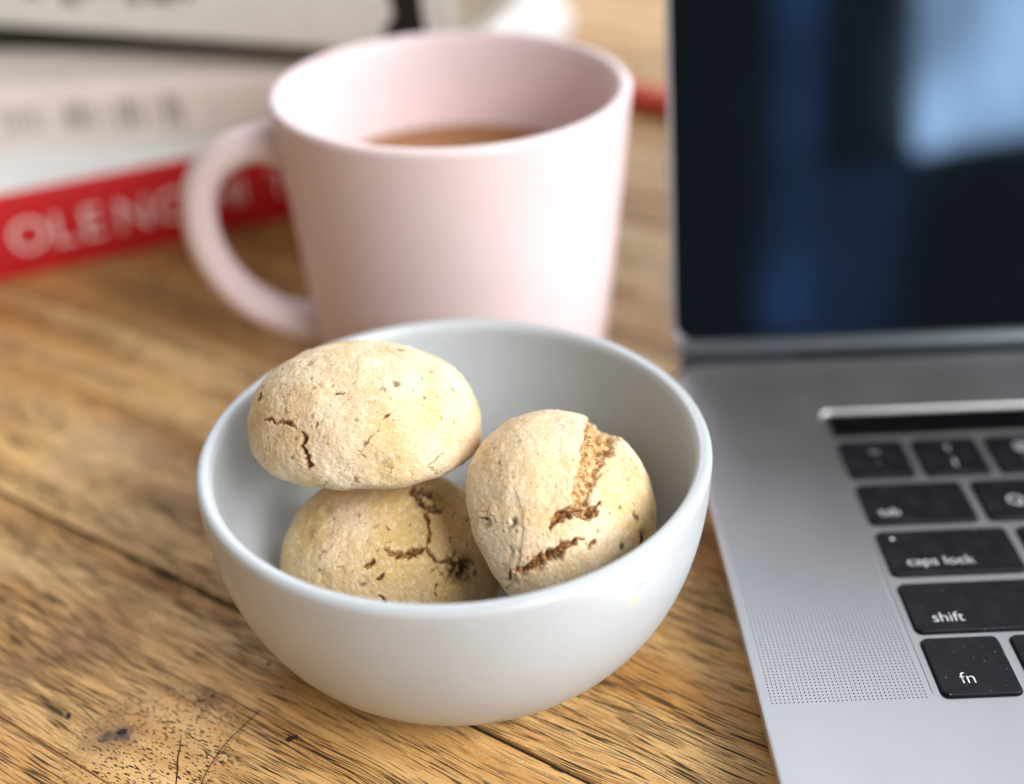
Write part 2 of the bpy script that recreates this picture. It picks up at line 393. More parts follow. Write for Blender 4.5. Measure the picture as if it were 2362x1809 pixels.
# ---------------------------------------------------------------- laptop
DZ = 11.5                                   # deck height above the table
LX0, LX1, LY0, LY1 = -37.4, 311.9, -104.0, 133.0
KP, RP, CW, CH = 19.05, 18.8, 16.2, 15.5
laptop = empty('laptop', (0, 0, 0))
tag(laptop, 'open grey aluminium laptop with black keys and a dark glossy screen', 'laptop')
def outset(x0, y0, x1, y1, r, d, n=6): return rrect(x0-d, y0-d, x1+d, y1+d, max(r+d, .05), n)
base = [(-8, 1.0), (-4.4, 1.6), (-2.2, 3.0), (-.95, 5.2), (-.35, 8.0), (-.05, 10.2), (0, DZ-.55)]
rings = [flat(outset(LX0, LY0, LX1, LY1+4, 9, d), z) for d, z in base]
loft('base_shell', rings, MAT['alu'], laptop, cap1=False, smooth=True)
for x in (LX0+20, LX1-20):
    for y in (LY0+20, LY1-12):
        loft('foot', [flat(rrect(x-8, y-8, x+8, y+8, 7.9), 0), flat(rrect(x-8, y-8, x+8, y+8, 7.9), 1.3)], MAT['black'], laptop)
# deck: outline, keyboard recess, two speaker fields
WX0, WX1, WY0, WY1 = -1.75, 14.5*KP - (KP-CW) + 1.75, -1.7, 105.4
HP = .895; GX0, GX1, GY0, GY1 = -35.0-HP/2, -3.55+HP/2, -.33-HP/2, 92.0
nrow = int(round((GY1-GY0)/HP)); GY1 = GY0 + nrow*HP; ncol = 36; GX1 = GX0 + ncol*HP
GR = LX1 - LX0 + 2*LX0; mirror = lambda x: (LX0+LX1) - x
def deck():
    bm = bmesh.new()
    def loop(ring, z): return [bm.verts.new((x*MM, y*MM, z*MM)) for x, y in ring]
    def edges(vs): return [bm.edges.new((vs[i], vs[(i+1) % len(vs)])) for i in range(len(vs))]
    def band(a, b):
        for i in range(len(a)): bm.faces.new((a[i], a[(i+1) % len(a)], b[(i+1) % len(b)], b[i]))
    o1 = loop(outset(LX0, LY0, LX1, LY1, 9, 0), DZ-.55); o2 = loop(outset(LX0, LY0, LX1, LY1, 9, -.12), DZ-.18); o3 = loop(outset(LX0, LY0, LX1, LY1, 9, -.5), DZ)
    band(o1, o2); band(o2, o3)
    w3 = loop(outset(WX0, WY0, WX1, WY1, 3.2, .5, 8), DZ)
    g = loop([(GX0, GY0), (GX1, GY0), (GX1, GY1), (GX0, GY1)], DZ); g2 = loop([(mirror(GX1), GY0), (mirror(GX0), GY0), (mirror(GX0), GY1), (mirror(GX1), GY1)], DZ)
    E = edges(w3) + edges(g) + edges(g2)
    eo = [bm.edges.get((o3[i], o3[(i+1) % len(o3)])) for i in range(len(o3))]
    bmesh.ops.triangle_fill(bm, use_beauty=True, use_dissolve=False, edges=E + eo)
    bmesh.ops.recalc_face_normals(bm, faces=bm.faces)
    me = bpy.data.meshes.new('deck'); bm.to_mesh(me); bm.free()
    return link('deck', me, MAT['alu'], laptop, smooth=False)
dk = deck()
FZ = DZ - .75                               # floor of the keyboard recess
loft('recess_edge', [flat(outset(WX0, WY0, WX1, WY1, 3.2, .5, 8), DZ-.001), flat(outset(WX0, WY0, WX1, WY1, 3.2, .15, 8), DZ-.38), flat(rrect(WX0, WY0, WX1, WY1, 3.2, 8), FZ-.1)],
     MAT['alu_edge'], laptop, cap0=False, cap1=False)
loft('keyboard_plate', [flat(rrect(WX0-.3, WY0-.3, WX1+.3, WY1+.3, 3.2, 8), FZ-.6), flat(rrect(WX0-.3, WY0-.3, WX1+.3, WY1+.3, 3.2, 8), FZ)], MAT['alu'], laptop)
# perforated speaker fields: every cell of the plate with its own round hole
def grille():
    n = 8; r = HP*.20; V, F = [], []
    th = np.array([2*math.pi*(k+.5)/n for k in range(n)]); hole = np.stack([r*np.cos(th), r*np.sin(th)], 1)
    hw, hh = HP/2, HP/2
    corner = [(hw, hh), (-hw, hh), (-hw, -hh), (hw, -hh)]
    for j in range(nrow):
        y = GY0 + (j+.5)*HP; x0 = GX0
        for i in range(ncol):
            cx = x0 + (i+.5)*HP; b = len(V)
            V += [(cx+a, y+c, DZ) for a, c in corner] + [(cx+a, y+c, DZ) for a, c in hole] + [(cx+a, y+c, DZ-.55) for a, c in hole]
            H1, H2 = b+4, b+12
            F += [(b+0, b+1, H1+2, H1+1), (b+1, b+2, H1+4, H1+3), (b+2, b+3, H1+6, H1+5), (b+3, b+0, H1+0, H1+7),
                  (b+0, H1+1, H1+0), (b+1, H1+3, H1+2), (b+2, H1+5, H1+4), (b+3, H1+7, H1+6)]
            F += [(H1+k, H1+(k+1) % n, H2+(k+1) % n, H2+k) for k in range(n)]
    return V, F
V, F = grille()
gl = mesh('speaker_grille', V, F, MAT['alu'], laptop, smooth=False); gl['kind'] = 'stuff'
def under(x0, x1): return loft('speaker_backing', [flat(rrect(x0-.5, GY0-.5, x1+.5, GY1+.5, .3), DZ-1.6), flat(rrect(x0-.5, GY0-.5, x1+.5, GY1+.5, .3), DZ-.55)], MAT['black'], laptop)
under(GX0, GX1)
gr = gl.copy(); COL.objects.link(gr); gr.location = ((mirror(GX1)-GX0)*MM, 0, 0); under(mirror(GX1), mirror(GX0))
# keys
key_cache = {}
def key_mesh(w, h):
    k = (round(w, 3), round(h, 3))
    if k not in key_cache:
        r = 1.35; rr = [(-.0, 0), (.0, .06), (-.38, .07), (-.40, .70), (-.52, .86), (-.78, .93), (-2.6, .90)]
        rings = [flat(outset(0, 0, w, h, r, .38+d, 5), z) for d, z in rr]
        o = loft('key', rings, MAT['key'], None, smooth=False); key_cache[k] = o.data; bpy.data.objects.remove(o)
        for pl in o_polys(key_cache[k]): pass
    return key_cache[k]
def o_polys(me): return []
def add_key(c, r, wu, legends, h=CH, y0=None):
    w = wu*KP - (KP-CW)
    o = bpy.data.objects.new('key', key_mesh(w, h)); COL.objects.link(o); o.parent = laptop
    o.location = Vector((c*KP, (r*RP if y0 is None else y0), FZ-.02))*MM
    for txt, lx, ly, size in legends:
        if txt == '*':
            n = 14; V = [(lx+.5*math.cos(2*math.pi*k/n), ly+.5*math.sin(2*math.pi*k/n), 0) for k in range(n)]
            l = mesh('indicator_light', V, [tuple(range(n))], MAT['legend'], o, smooth=False)
        else:
            l = link('legend', text_mesh(txt, size, 'LEFT' if lx < w*.4 and len(txt) > 1 else ('RIGHT' if len(txt) > 1 else 'CENTER')), MAT['legend'], o, smooth=False)
        l.location = Vector((lx if txt != '*' else 0, ly if txt != '*' else 0, .955))*MM
    return o
def two(a, b): return [(a, CW/2, 9.3, 4.3), (b, CW/2, 3.0, 4.3)]
def one(a): return [(a, CW/2, 5.2, 5.2)]
# number row, tab row, caps row, shift row, bottom row
x = 0
for a, b in zip('~!@#$%^&*()_+', '`1234567890-='): add_key(x, 4, 1, two(a if a != '*' else '\u2217', b)); x += 1
add_key(x, 4, 1.5, [('delete', 1.5*KP-(KP-CW)-2, 2.6, 3.6)])
add_key(0, 3, 1.5, [('tab', 2.6, 2.6, 4.2)]); x = 1.5
for a in 'QWERTYUIOP': add_key(x, 3, 1, one(a)); x += 1
for a, b in zip('{}', '[]'): add_key(x, 3, 1, two(a, b)); x += 1
add_key(x, 3, 1, two('|', '\\'))
add_key(0, 2, 1.75, [('*', 3.1, CH-3.0, 0), ('caps lock', 4.0, 2.7, 4.2)]); x = 1.75
for a in 'ASDFGHJKL': add_key(x, 2, 1, one(a)); x += 1
for a, b in zip(':"', ";'"): add_key(x, 2, 1, two(a, b)); x += 1
add_key(x, 2, 1.75, [('return', 1.75*KP-(KP-CW)-2, 2.6, 3.6)])
add_key(0, 1, 2.25, [('shift', 4.2, 2.6, 4.2)]); x = 2.25
for a in 'ZXCVBNM': add_key(x, 1, 1, one(a)); x += 1
for a, b in zip('<>?', ',./'): add_key(x, 1, 1, two(a, b)); x += 1
add_key(x, 1, 2.25, [('shift', 2.25*KP-(KP-CW)-2, 2.6, 3.6)])
BH = 16.6
add_key(0, 0, 1, [('fn', 4.5, 2.9, 4.5)], BH)
add_key(1, 0, 1, [('control', 2.2, 2.4, 3.2)], BH); add_key(2, 0, 1, [('option', 2.2, 2.4, 3.2)], BH); add_key(3, 0, 1.25, [('command', 2.2, 2.4, 3.2)], BH)
add_key(4.25, 0, 5, [], BH); add_key(9.25, 0, 1.25, [('command', 2.2, 2.4, 3.2)], BH); add_key(10.5, 0, 1, [('option', 2.2, 2.4, 3.2)], BH)
add_key(11.5, 0, 1, [], BH*.47); add_key(12.5, 0, 1, [], BH*.47); add_key(12.5, 0, 1, [], BH*.47, y0=BH*.53); add_key(13.5, 0, 1, [], BH*.47)
tb_w = WX1 - 1.75
loft('touch_strip', [flat(rrect(0, 93.9, tb_w, 104.0, .8), FZ-.02), flat(rrect(0, 93.9, tb_w, 104.0, .8), FZ+.55), flat(rrect(.15, 94.05, tb_w-.15, 103.85, .7), FZ+.66)], MAT['touch'], laptop)
tcx = (LX0+LX1)/2
loft('trackpad', [flat(rrect(tcx-80, LY0+4, tcx+80, LY0+94, 3), DZ-.2), flat(rrect(tcx-80, LY0+4, tcx+80, LY0+94, 3), DZ+.05)], metal('trackpad_glass', (.58, .58, .60), .35), laptop)
# hinge: cover tube, end knuckles, dark gap in front of it
hy, hz, hr = LY1+6.4, DZ+1.3, 3.9
def bar(name, x0, x1, y, z, r, mat, n=28):
    V, F = [], []
    for x, k in ((x0, .93), (x0+.4, 1), (x1-.4, 1), (x1, .93)):
        for i in range(n): a = 2*math.pi*i/n; V.append((x, y+r*k*math.cos(a), z+r*k*math.sin(a)))
    for s in range(3):
        for i in range(n): F.append((s*n+i, s*n+(i+1) % n, (s+1)*n+(i+1) % n, (s+1)*n+i))
    F.append(tuple(range(n))); F.append(tuple(3*n+i for i in range(n-1, -1, -1)))
    return mesh(name, V, F, mat, laptop)
bar('hinge_cover', LX0+2.2, LX1-2.2, hy, hz, hr, MAT['alu_dark'])
for x0, x1 in ((LX0+2.4, -2.0), (mirror(-2.0), LX1-2.4)):
    loft('hinge_block', [flat(rrect(x0, LY1+.05, x1, LY1+3.0, .6), DZ-4), flat(rrect(x0, LY1+.05, x1, LY1+3.0, .6), DZ-.7), flat(rrect(x0+.1, LY1+.15, x1-.1, LY1+2.9, .5), DZ-.6)], MAT['alu_dark'], laptop)
loft('hinge_gap', [flat(rrect(LX0+6, LY1-.4, LX1-6, LY1+3.9, .3), DZ-3.2), flat(rrect(LX0+6, LY1-.4, LX1-6, LY1+3.9, .3), DZ-1.6)], MAT['black'], laptop)
# lid: tilted back
LID = math.radians(22); lid_h = 226
lid = empty('lid', (0, LY1+3.4, DZ)); lid.parent = laptop; lid.rotation_euler = (-LID, 0, 0)
def slab(name, x0, x1, z0, z1, y0, y1, r, ch, mat, parent):
    def ring(d, y): return [(x, y, z) for x, z in outset(x0, z0, x1, z1, r, d, 6)]
    o = loft(name, [ring(-ch, y0), ring(0, y0+ch), ring(0, y1-ch), ring(-ch, y1)], mat, parent)
    bm = bmesh.new(); bm.from_mesh(o.data); bmesh.ops.recalc_face_normals(bm, faces=bm.faces); bm.to_mesh(o.data); bm.free()
    return o
slab('lid_shell', LX0, LX1, 1.2, lid_h, .1, 4.6, 7, .35, MAT['alu_lid'], lid)
slab('screen', LX0+.9, LX1-.9, 5.4, lid_h-.9, -.12, .6, 5.6, .1, MAT['screen'], lid)

# ---------------------------------------------------------------- bowl
BC = (-97.7, 42.3); BR, BHT = 54.8, 50.0
def bowl_prof():
    outer, inner = [], []
    pw, rb = 2.25, 22.0
    ro = lambda z: rb + (BR-rb)*(1-(1-z/BHT)**pw)**(1/pw)
    outer = [(0, 1.2), (17, 1.2), (18.5, .3), (20.2, 0), (21.6, .25)]
    for k in range(1, 44):
        z = BHT*(k/43)**1.6*.965; outer.append((ro(z)+.02, z+.02))
    lip = [(BR-.05, BHT*.978), (BR-.35, BHT*.991), (BR-1.0, BHT*.9985), (BR-1.75, BHT), (BR-2.5, BHT*.9985), (BR-3.15, BHT*.988), (BR-3.5, BHT*.968)]
    th = 3.9
    for k in range(42, -1, -1):
        z = 4.4 + (BHT*.955-4.4)*(k/42)**1.5
        inner.append((max(0, ro((z-4.4)/(BHT-4.4)*BHT*.99)-th+.35 - 1.2*(1-z/BHT)), z))
    inner.append((0, 4.4))
    return outer + lip + inner
def bowl_surf(px, py):                                  # where a photo position meets the outside of the bowl
    o = CAM_P; d = fw*FPX + rt*(px-W/2) + up*(H/2-py); d = d/np.linalg.norm(d); c = np.array([BC[0], BC[1], 0])
    for s in np.arange(150, 400, .1):
        q = o + d*s
        if q[2] < BHT and q[2] > 0:
            R = 22 + (BR-22)*(1-(1-q[2]/BHT)**2.25)**(1/2.25)
            if math.hypot(q[0]-c[0], q[1]-c[1]) < R: return q
    return o
st = [(bowl_surf(1478, 1348), 1.6, (.42, .62, .72), .75), (bowl_surf(1463, 1383), 2.2, (.80, .62, .42), .7), (bowl_surf(815, 1440), .8, (.45, .43, .40), .5), (bowl_surf(868, 1432), .7, (.5, .48, .45), .4)]  # first two: rainbow caustic light painted into the glaze; others plain grey specks
bowl = empty('bowl', (BC[0], BC[1], 0)); tag(bowl, 'pale blue-grey ceramic bowl holding cookies in front of the pink mug', 'bowl')
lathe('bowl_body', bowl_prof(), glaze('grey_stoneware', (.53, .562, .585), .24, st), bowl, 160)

# ---------------------------------------------------------------- cookies
TAB = rng.random((32, 32, 32))
def vnoise(P):
    P = np.asarray(P); I = np.floor(P).astype(int); f = P - I; f = f*f*(3-2*f); I &= 31; J = (I+1) & 31; r = 0
    for dx in (0, 1):
        for dy in (0, 1):
            for dz in (0, 1):
                w = (f[:, 0] if dx else 1-f[:, 0])*(f[:, 1] if dy else 1-f[:, 1])*(f[:, 2] if dz else 1-f[:, 2])
                r = r + w*TAB[(J if dx else I)[:, 0], (J if dy else I)[:, 1], (J if dz else I)[:, 2]]
    return r - .5
def fbm(P, s, o=3, g=.5):
    r = 0; a = 1
    for k in range(o): r = r + a*vnoise(P*s*2**k + 17.3*k); a *= g
    return r
def cube_sphere(n):
    g = np.tan(np.linspace(-1, 1, n+1)*np.pi/4); u, v = np.meshgrid(g, g, indexing='ij'); o = np.ones_like(u); D, F = [], []
    for q, a in enumerate(((o, u, v), (-o, v, u), (v, o, u), (u, -o, v), (u, v, o), (v, u, -o))):
        D.append(np.stack(a, -1).reshape(-1, 3)); i = np.arange(n)[:, None]*(n+1) + np.arange(n)[None]; i = i.ravel() + q*(n+1)**2
        F.append(np.stack([i, i+n+1, i+n+2, i+1], 1))
    D = np.concatenate(D); F = np.concatenate(F); D = D/np.linalg.norm(D, axis=1)[:, None]
    key = np.round(D*1e5).astype(np.int64); _, idx, inv = np.unique(key, axis=0, return_index=True, return_inverse=True)
    return D[idx], inv.ravel()[F]
def basis(ax, spin):
    z = np.array(ax, float); z /= np.linalg.norm(z); t = np.array([0, 0, 1.]) if abs(z[2]) < .9 else np.array([1., 0, 0])
    x = np.cross(t, z); x /= np.linalg.norm(x); y = np.cross(z, x); s = math.radians(spin)
    return np.stack([x*math.cos(s)+y*math.sin(s), -x*math.sin(s)+y*math.cos(s), z], 1)
def gauge(q, a, b, cu, cd, pu=2.2, pd=3.2):
    rho = np.sqrt((q[:, 0]/a)**2 + (q[:, 1]/b)**2); z = q[:, 2]
    return np.where(z > 0, (rho**pu + np.abs(z/cu)**pu)**(1/pu), (rho**pd + np.abs(z/cd)**pd)**(1/pd))
COOKIES = {}
def seg_dist(P, A):
    """distance of the points to a polyline, and the place along it (0..1)"""
    best = np.full(len(P), 1e9); tt = np.zeros(len(P)); n = len(A)-1
    for i in range(n):
        d = A[i+1]-A[i]; t = np.clip(((P-A[i]) @ d)/(d @ d + 1e-9), 0, 1); q = np.linalg.norm(P-(A[i]+t[:, None]*d), axis=1)
        m = q < best; best[m] = q[m]; tt[m] = (i+t[m])/n
    return best, tt
def cookie(label, c, ax, spin, a, b, cu, cd, seed, n=190, cracks=(), fruit=(), toast=.3, lump=1.0, lobes=()):
    D, F = cube_sphere(n); B = basis(ax, spin); c = np.array(c, float)
    L = D/gauge(D, a, b, cu, cd)[:, None]
    N = L/np.array([a*a, b*b, ((cu+cd)/2)**2]); N /= np.linalg.norm(N, axis=1)[:, None]
    sd = np.array([seed*3.7, seed*1.3, seed*5.1])
    L = L + N*(1.5*lump*fbm(L+sd, .07, 2) + .55*fbm(L+sd, .22, 2))[:, None]
    Wd = L @ B.T + c; Nw = N @ B.T; face = ((CAM_P - Wd)*Nw).sum(1) > 0; px = proj(Wd)
    def anchor(p):
        d = np.hypot(px[:, 0]-p[0], px[:, 1]-p[1]) + np.where(face, 0, 400); return L[d.argmin()]
    disp = .20*fbm(L+sd, .7, 3, .6) + .09*fbm(L+sd+5, 1.9, 2, .7)
    ck = np.zeros(len(L)); fr = np.zeros(len(L)); ts = np.clip(toast + 1.5*fbm(L+sd+40, .10, 3), 0, 1)
    jag = np.stack([fbm(L+sd+k*31, .55, 3, .6) for k in range(3)], 1)*1.5
    br = np.zeros(len(L))
    for pts, wid, dep, *rest in cracks:
        if not rest: wid *= 1.3
        A = np.array([anchor(p) for p in pts]); isw = bool(rest)
        if isw: A = np.vstack([A[0] + (A[0]-A[2])*1.2, A[0] + (A[0]-A[2])*.5, A])
        d, t = seg_dist(L + jag*min(.65, wid*.5+.25), A)
        env = np.clip(np.sin(np.pi*np.clip(t*.94+.03, 0, 1))*1.8, .25, 1); w = wid*env*(1 + .9*fbm(L+sd, 1.1, 2)); w = np.maximum(w, .08)
        if isw: env = np.clip(1.15 - t, .3, 1)**.7; w = wid*env*(1 + .35*fbm(L+sd, .9, 2)); br = np.maximum(br, np.clip(1.6-d/w, 0, 1))
        p = np.clip(1.25 - d/w, 0, 1)
        if isw: p = np.clip(p*2.2, 0, 1)
        p = p*p*(3-2*p)
        disp -= (dep*1.35*env if isw else .75*dep)*env*p*(1 + (.7 if not isw else .9)*fbm(L+sd, 1.6 if not isw else .55, 3, .7)); ck = np.maximum(ck, np.clip(p*1.25, 0, 1))
        disp += (.10 if not isw else .10)*wid*np.exp(-((d-w*1.7)/(w*.8))**2)                     # raised lips
    for p, r, dk, h in fruit:
        q = anchor(p); d = np.linalg.norm(L + jag*min(.8, r*.45) - q, axis=1); m = np.clip(1.3 - d/r, 0, 1); m = m*m*(3-2*m)
        disp -= h*m*(.6 + 1.6*fbm(L+sd, 1.5, 2)); fr = np.maximum(fr, m*dk*np.clip(.85 + 3.2*fbm(L+sd+9, .85, 2), 0, 1))
    for p, r, h in lobes:
        q = anchor(p); d = np.linalg.norm(L - q, axis=1); disp += h*np.exp(-(d/r)**2)
    # little random pits and specks of dried fruit over the rest
    for _ in range(110):
        q = L[rng.integers(len(L))]; r = rng.uniform(.18, .62); d = np.linalg.norm(L + jag*.3 - q, axis=1); m = np.clip(1.3-d/r, 0, 1)
        disp -= .14*m; fr = np.maximum(fr, m*rng.uniform(.25, .9))
    L = L + N*disp[:, None]
    me = bpy.data.meshes.new('cookie'); me.vertices.add(len(L)); me.vertices.foreach_set('co', (L*MM).astype(np.float32).ravel())
    me.loops.add(F.size); me.loops.foreach_set('vertex_index', F.astype(np.int32).ravel()); me.polygons.add(len(F))
    me.polygons.foreach_set('loop_start', np.arange(0, F.size, 4, dtype=np.int32)); me.update(calc_edges=True); me.validate()
    at_ = me.color_attributes.new('mask', 'FLOAT_COLOR', 'POINT'); at_.data.foreach_set('color', np.stack([ck, fr, ts, np.ones(len(L))], 1).astype(np.float32).ravel())
    at2 = me.attributes.new('broken', 'FLOAT', 'POINT'); at2.data.foreach_set('value', br.astype(np.float32))
    o = link('cookie', me, MAT['cookie']); bm = bmesh.new(); bm.from_mesh(me); bmesh.ops.recalc_face_normals(bm, faces=bm.faces); bm.to_mesh(me); bm.free()
    me.polygons.foreach_set('use_smooth', [True]*len(me.polygons))
    Mw = Matrix.Identity(4)
    for i in range(3):
        for j in range(3): Mw[i][j] = B[i, j]
        Mw[i][3] = c[i]*MM
    o.matrix_world = Mw
    tag(o, label, 'cookie', 'cookies in the bowl')
    return L @ B.T + c, Nw
top = cookie('smooth pale cookie lying on top of the others, at the left of the bowl', (-117.0, 47.6, 51.0), (.04, .20, 1), 90, 25.0, 22.5, 17.8, 8.3, 1, toast=.06, lump=.6,
    cracks=[([(694, 990), (700, 1010), (697, 1030), (706, 1050), (711, 1070), (709, 1085)], .55, 1.5), ([(600, 970), (618, 965), (640, 972), (668, 978), (690, 992)], .45, .5),
            ([(598, 905), (596, 930)], .6, .9), ([(735, 970), (728, 990), (745, 975)], .22, .4), ([(770, 910), (800, 905)], .2, .3), ([(880, 965), (920, 945)], .25, .2)],
    fruit=[((670, 978), .7, .8, .5), ((912, 884), .9, .75, .4), ((900, 1066), 1.5, .38, .2), ((818, 1108), 1.2, .6, .3), ((925, 807), 1.2, .6, .2), ((1045, 898), 1.0, .45, .2), ((885, 900), .8, .5, .3), ((683, 1012), .5, .8, .3),
           ((718, 872), .5, .5, .2), ((764, 880), .6, .4, .2), ((630, 1020), .9, .35, .2), ((755, 1024), .3, .8, .1), ((860, 1046), .9, .3, .2)])
low = cookie('yellowish cookie with dark raisins under the top cookie', (-113.5, 40.5, 17.5), (0, -.3, 1), 90, 24.5, 22, 22.3, 13, 2, toast=.55,
    cracks=[([(878, 1262), (905, 1275), (935, 1280), (965, 1272), (985, 1265)], .75, 1.1), ([(1010, 1300), (1035, 1292), (1060, 1298)], .45, .8), ([(945, 1120), (962, 1145), (985, 1165), (1000, 1190)], .7, 1.2), ([(985, 1265), (1000, 1285), (1010, 1300)], .4, .8), ([(975, 1170), (988, 1200), (990, 1230), (985, 1262)], .4, .7),
            ([(836, 1310), (855, 1300), (868, 1290)], .4, .8), ([(872, 1340), (885, 1325)], .3, .4), ([(875, 1370), (888, 1390), (892, 1405)], .35, .6), ([(1005, 1380), (1003, 1360), (1010, 1345)], .2, .3),
            ([(890, 1210), (900, 1225)], .2, .3), ([(1010, 1330), (1022, 1320)], .2, .3)],
    fruit=[((1062, 1308), 3.6, 1.0, 1.4), ((1085, 1318), 2.8, 1.0, .8), ((985, 1150), 3.4, .95, 1.2), ((1008, 1175), 1.6, .9, .5), ((965, 1130), 1.6, .9, .5), ((835, 1340), 1.3, .85, .3), ((862, 1298), .7, .9, .4), ((768, 1195), .6, .7, .2),
           ((760, 1175), 1.4, .35, .2), ((1085, 1200), 1.5, .7, .4), ((945, 1210), .4, .8, .1), ((1040, 1250), .5, .5, .1)])
right = cookie('cracked cookie standing on its edge at the right of the bowl', (-76.0, 31, 37.3), (.66, -.35, .66), 0, 22.8, 21.8, 17, 7.5, 3, toast=.06, lump=.8,
    cracks=[([(1390, 990), (1378, 1020), (1364, 1050), (1353, 1085), (1344, 1120), (1334, 1162)], 4.3, 2.6, 'wide'), ([(1266, 1232), (1274, 1204), (1294, 1186), (1320, 1178), (1345, 1188), (1366, 1186), (1382, 1156)], .80, 1.7), ([(1334, 1150), (1330, 1178)], .9, 1.4),
            ([(1180, 1318), (1210, 1312), (1240, 1300), (1270, 1280), (1300, 1260), (1345, 1248)], 1.0, 1.7), ([(1150, 1340), (1175, 1335), (1182, 1318)], .35, .7), ([(1352, 1272), (1368, 1255), (1373, 1244)], .4, .7),
            ([(1110, 1192), (1128, 1200)], .35, .4)],
    fruit=[((1392, 1035), 1.3, .35, .5), ((1180, 1210), 1.5, .85, .4), ((1127, 1205), 1.4, .7, .4), ((1466, 1192), 1.5, .85, .4), ((1482, 1240), 2.2, .95, .7), ((1433, 1258), 1.0, .9, .3), ((1185, 1275), 1.5, .55, .3), ((1195, 1031), .6, .45, .1), ((1378, 1225), .8, .6, .2),
           ((1280, 1278), 1.4, .8, .6), ((1115, 990), .9, .45, .2), ((1460, 1084), .5, .6, .1), ((1278, 1124), .7, .4, .2)],
    lobes=[((1225, 1000), 11, 2.0), ((1325, 1010), 4.5, 1.0), ((1455, 1080), 9, .8), ((1100, 1100), 10, .7)])
cookie('cookie mostly hidden behind the cracked one, only its brown edge showing', (-73.0, 57, 21), (-.2, -.2, 1), 0, 18.5, 18.5, 10, 9, 4, n=70, toast=.7)

# ---------------------------------------------------------------- mug of tea
MC = (-98.4, 166.9); MR, MH, MK = 50.9, 86.3, .86
mug = empty('mug', (MC[0], MC[1], 0)); tag(mug, 'wide matt pink mug of milky tea standing behind the bowl', 'mug')
ro = lambda z: MR*(MK + (1-MK)*z/MH)
prof = [(0, 1.5), (37, 1.5), (38.5, .2), (40.5, 0), (42.2, .9), (43.2, 2.6)] + [(ro(z), z) for z in np.linspace(5, MH-2.4, 16)]
prof += [(MR-.1, MH-1.2), (MR-.6, MH-.4), (MR-1.6, MH), (MR-2.8, MH-.15), (MR-3.6, MH-.9), (MR-4.0, MH-2.4)]
prof += [(ro(z)-4.3, z) for z in np.linspace(MH-5, 14, 12)] + [(34, 8), (26, 6), (0, 6)]
lathe('mug_body', prof, MAT['mug'], mug, 160)
# handle: a flattened loop in the plane that leaves the mug to the left
ha = math.radians(186); hd = np.array([math.cos(ha), math.sin(ha), 0])
ctrl = [(-3, 72.5), (3, 73), (10, 72.3), (17.5, 69), (23.5, 62.5), (26.6, 53), (26.8, 43), (24, 33), (18.5, 24.5), (11, 18.5), (4, 15.4), (-4, 14)]
def spline(P, k=6):
    P = np.array(P, float); Q = np.vstack([2*P[0]-P[1], P, 2*P[-1]-P[-2]]); out = []
    for i in range(1, len(Q)-2):
        for t in np.linspace(0, 1, k, endpoint=False):
            a, b, c, d = Q[i-1:i+3]; out.append(.5*((2*b)+(-a+c)*t+(2*a-5*b+4*c-d)*t*t+(-a+3*b-3*c+d)*t**3))
    out.append(P[-1]); return np.array(out)
hp = spline(ctrl)
hpts = [hd*(ro(z)+d) + np.array([0, 0, z]) for d, z in hp]
fl = [1 + .35*max(0, 1-i/10) + .30*max(0, 1-(len(hpts)-1-i)/10) for i in range(len(hpts))]
tube('handle', hpts, [5.25*f for f in fl], MAT['mug'], mug, 24, squash=(1.25, 1.0))
tl = 57.0; lr = ro(tl)-4.3+.15
tea = lathe('tea', [(0, tl-.1), (lr*.6, tl-.1), (lr-1.2, tl), (lr-.3, tl+.25), (lr, tl+.7), (lr, tl-3), (0, tl-3)], MAT['tea'], None, 96)
tea.location = Vector((MC[0], MC[1], 0))*MM
tag(tea, 'brown milky tea filling the pink mug', 'tea')

# ---------------------------------------------------------------- books
def book(name, label, corner, ang, length, depth, z0, th, spine_mat, cover_mat, pages=True, board=2.2, over=3.0, top_mat=None):
    """corner: right end of the spine (mm); the spine runs from there along ang to the left, the book reaches back"""
    root = empty(name, (corner[0], corner[1], z0), ang); tag(root, label, 'book', 'stacked books')
    def bx(nm, x0, x1, y0, y1, a, b, mat, ch=.5):
        o = loft(nm, [flat(rrect(x0+ch, y0+ch, x1-ch, y1-ch, .6, 3), a), flat(rrect(x0, y0, x1, y1, .9, 3), a+ch), flat(rrect(x0, y0, x1, y1, .9, 3), b-ch), flat(rrect(x0+ch, y0+ch, x1-ch, y1-ch, .6, 3), b)], mat, root)
        return o
    bx('back_cover', -length, 0, 1.0, depth, 0, board, cover_mat)
    bx('front_cover', -length, 0, 1.0, depth, th-board, th, top_mat or cover_mat)
    bx('page_block', -length+over, -over, 3.0, depth-over, board+.03, th-board-.03, MAT['pages'], .1)
    # rounded spine
    n = 12; rings = []
    for x in (-length, -length+.6, -.6, 0):
        r = []
        k = .4 if x in (-length, 0) else 0
        for i in range(n+1):
            a = -math.pi/2 + math.pi*i/n
            sy = -1.6*abs(math.cos(a))**.6; r.append((x, sy+k+1.2, th/2 + (th/2-k+.04)*math.sin(a)))
        r += [(x, 3.2, th-.2), (x, 3.2, .2)]
        rings.append(r)
    loft('spine', rings, spine_mat, root)
    return root
def spine_text(root, txt, size, x, z, mat, spacing=1.0, bold=0.0, name='title'):
    me = text_mesh(txt, size, 'LEFT', spacing, .05); o = link(name, me, mat, root, smooth=False)
    if bold:
        pass
    o.rotation_euler = (math.pi/2, 0, 0); o.location = Vector((x, -.62, z))*MM
    return o
RA = math.atan2(43.8, 95.8); rd = np.array([math.cos(RA), math.sin(RA)])
rp0 = np.array([-263.5, 226.1]); rc = rp0 + rd*140
red = book('red_book', 'red book with white spine lettering at the bottom of the stack', rc, RA, 262, 190, 0, 32, MAT['red'], MAT['red'], top_mat=MAT['white_cover'])
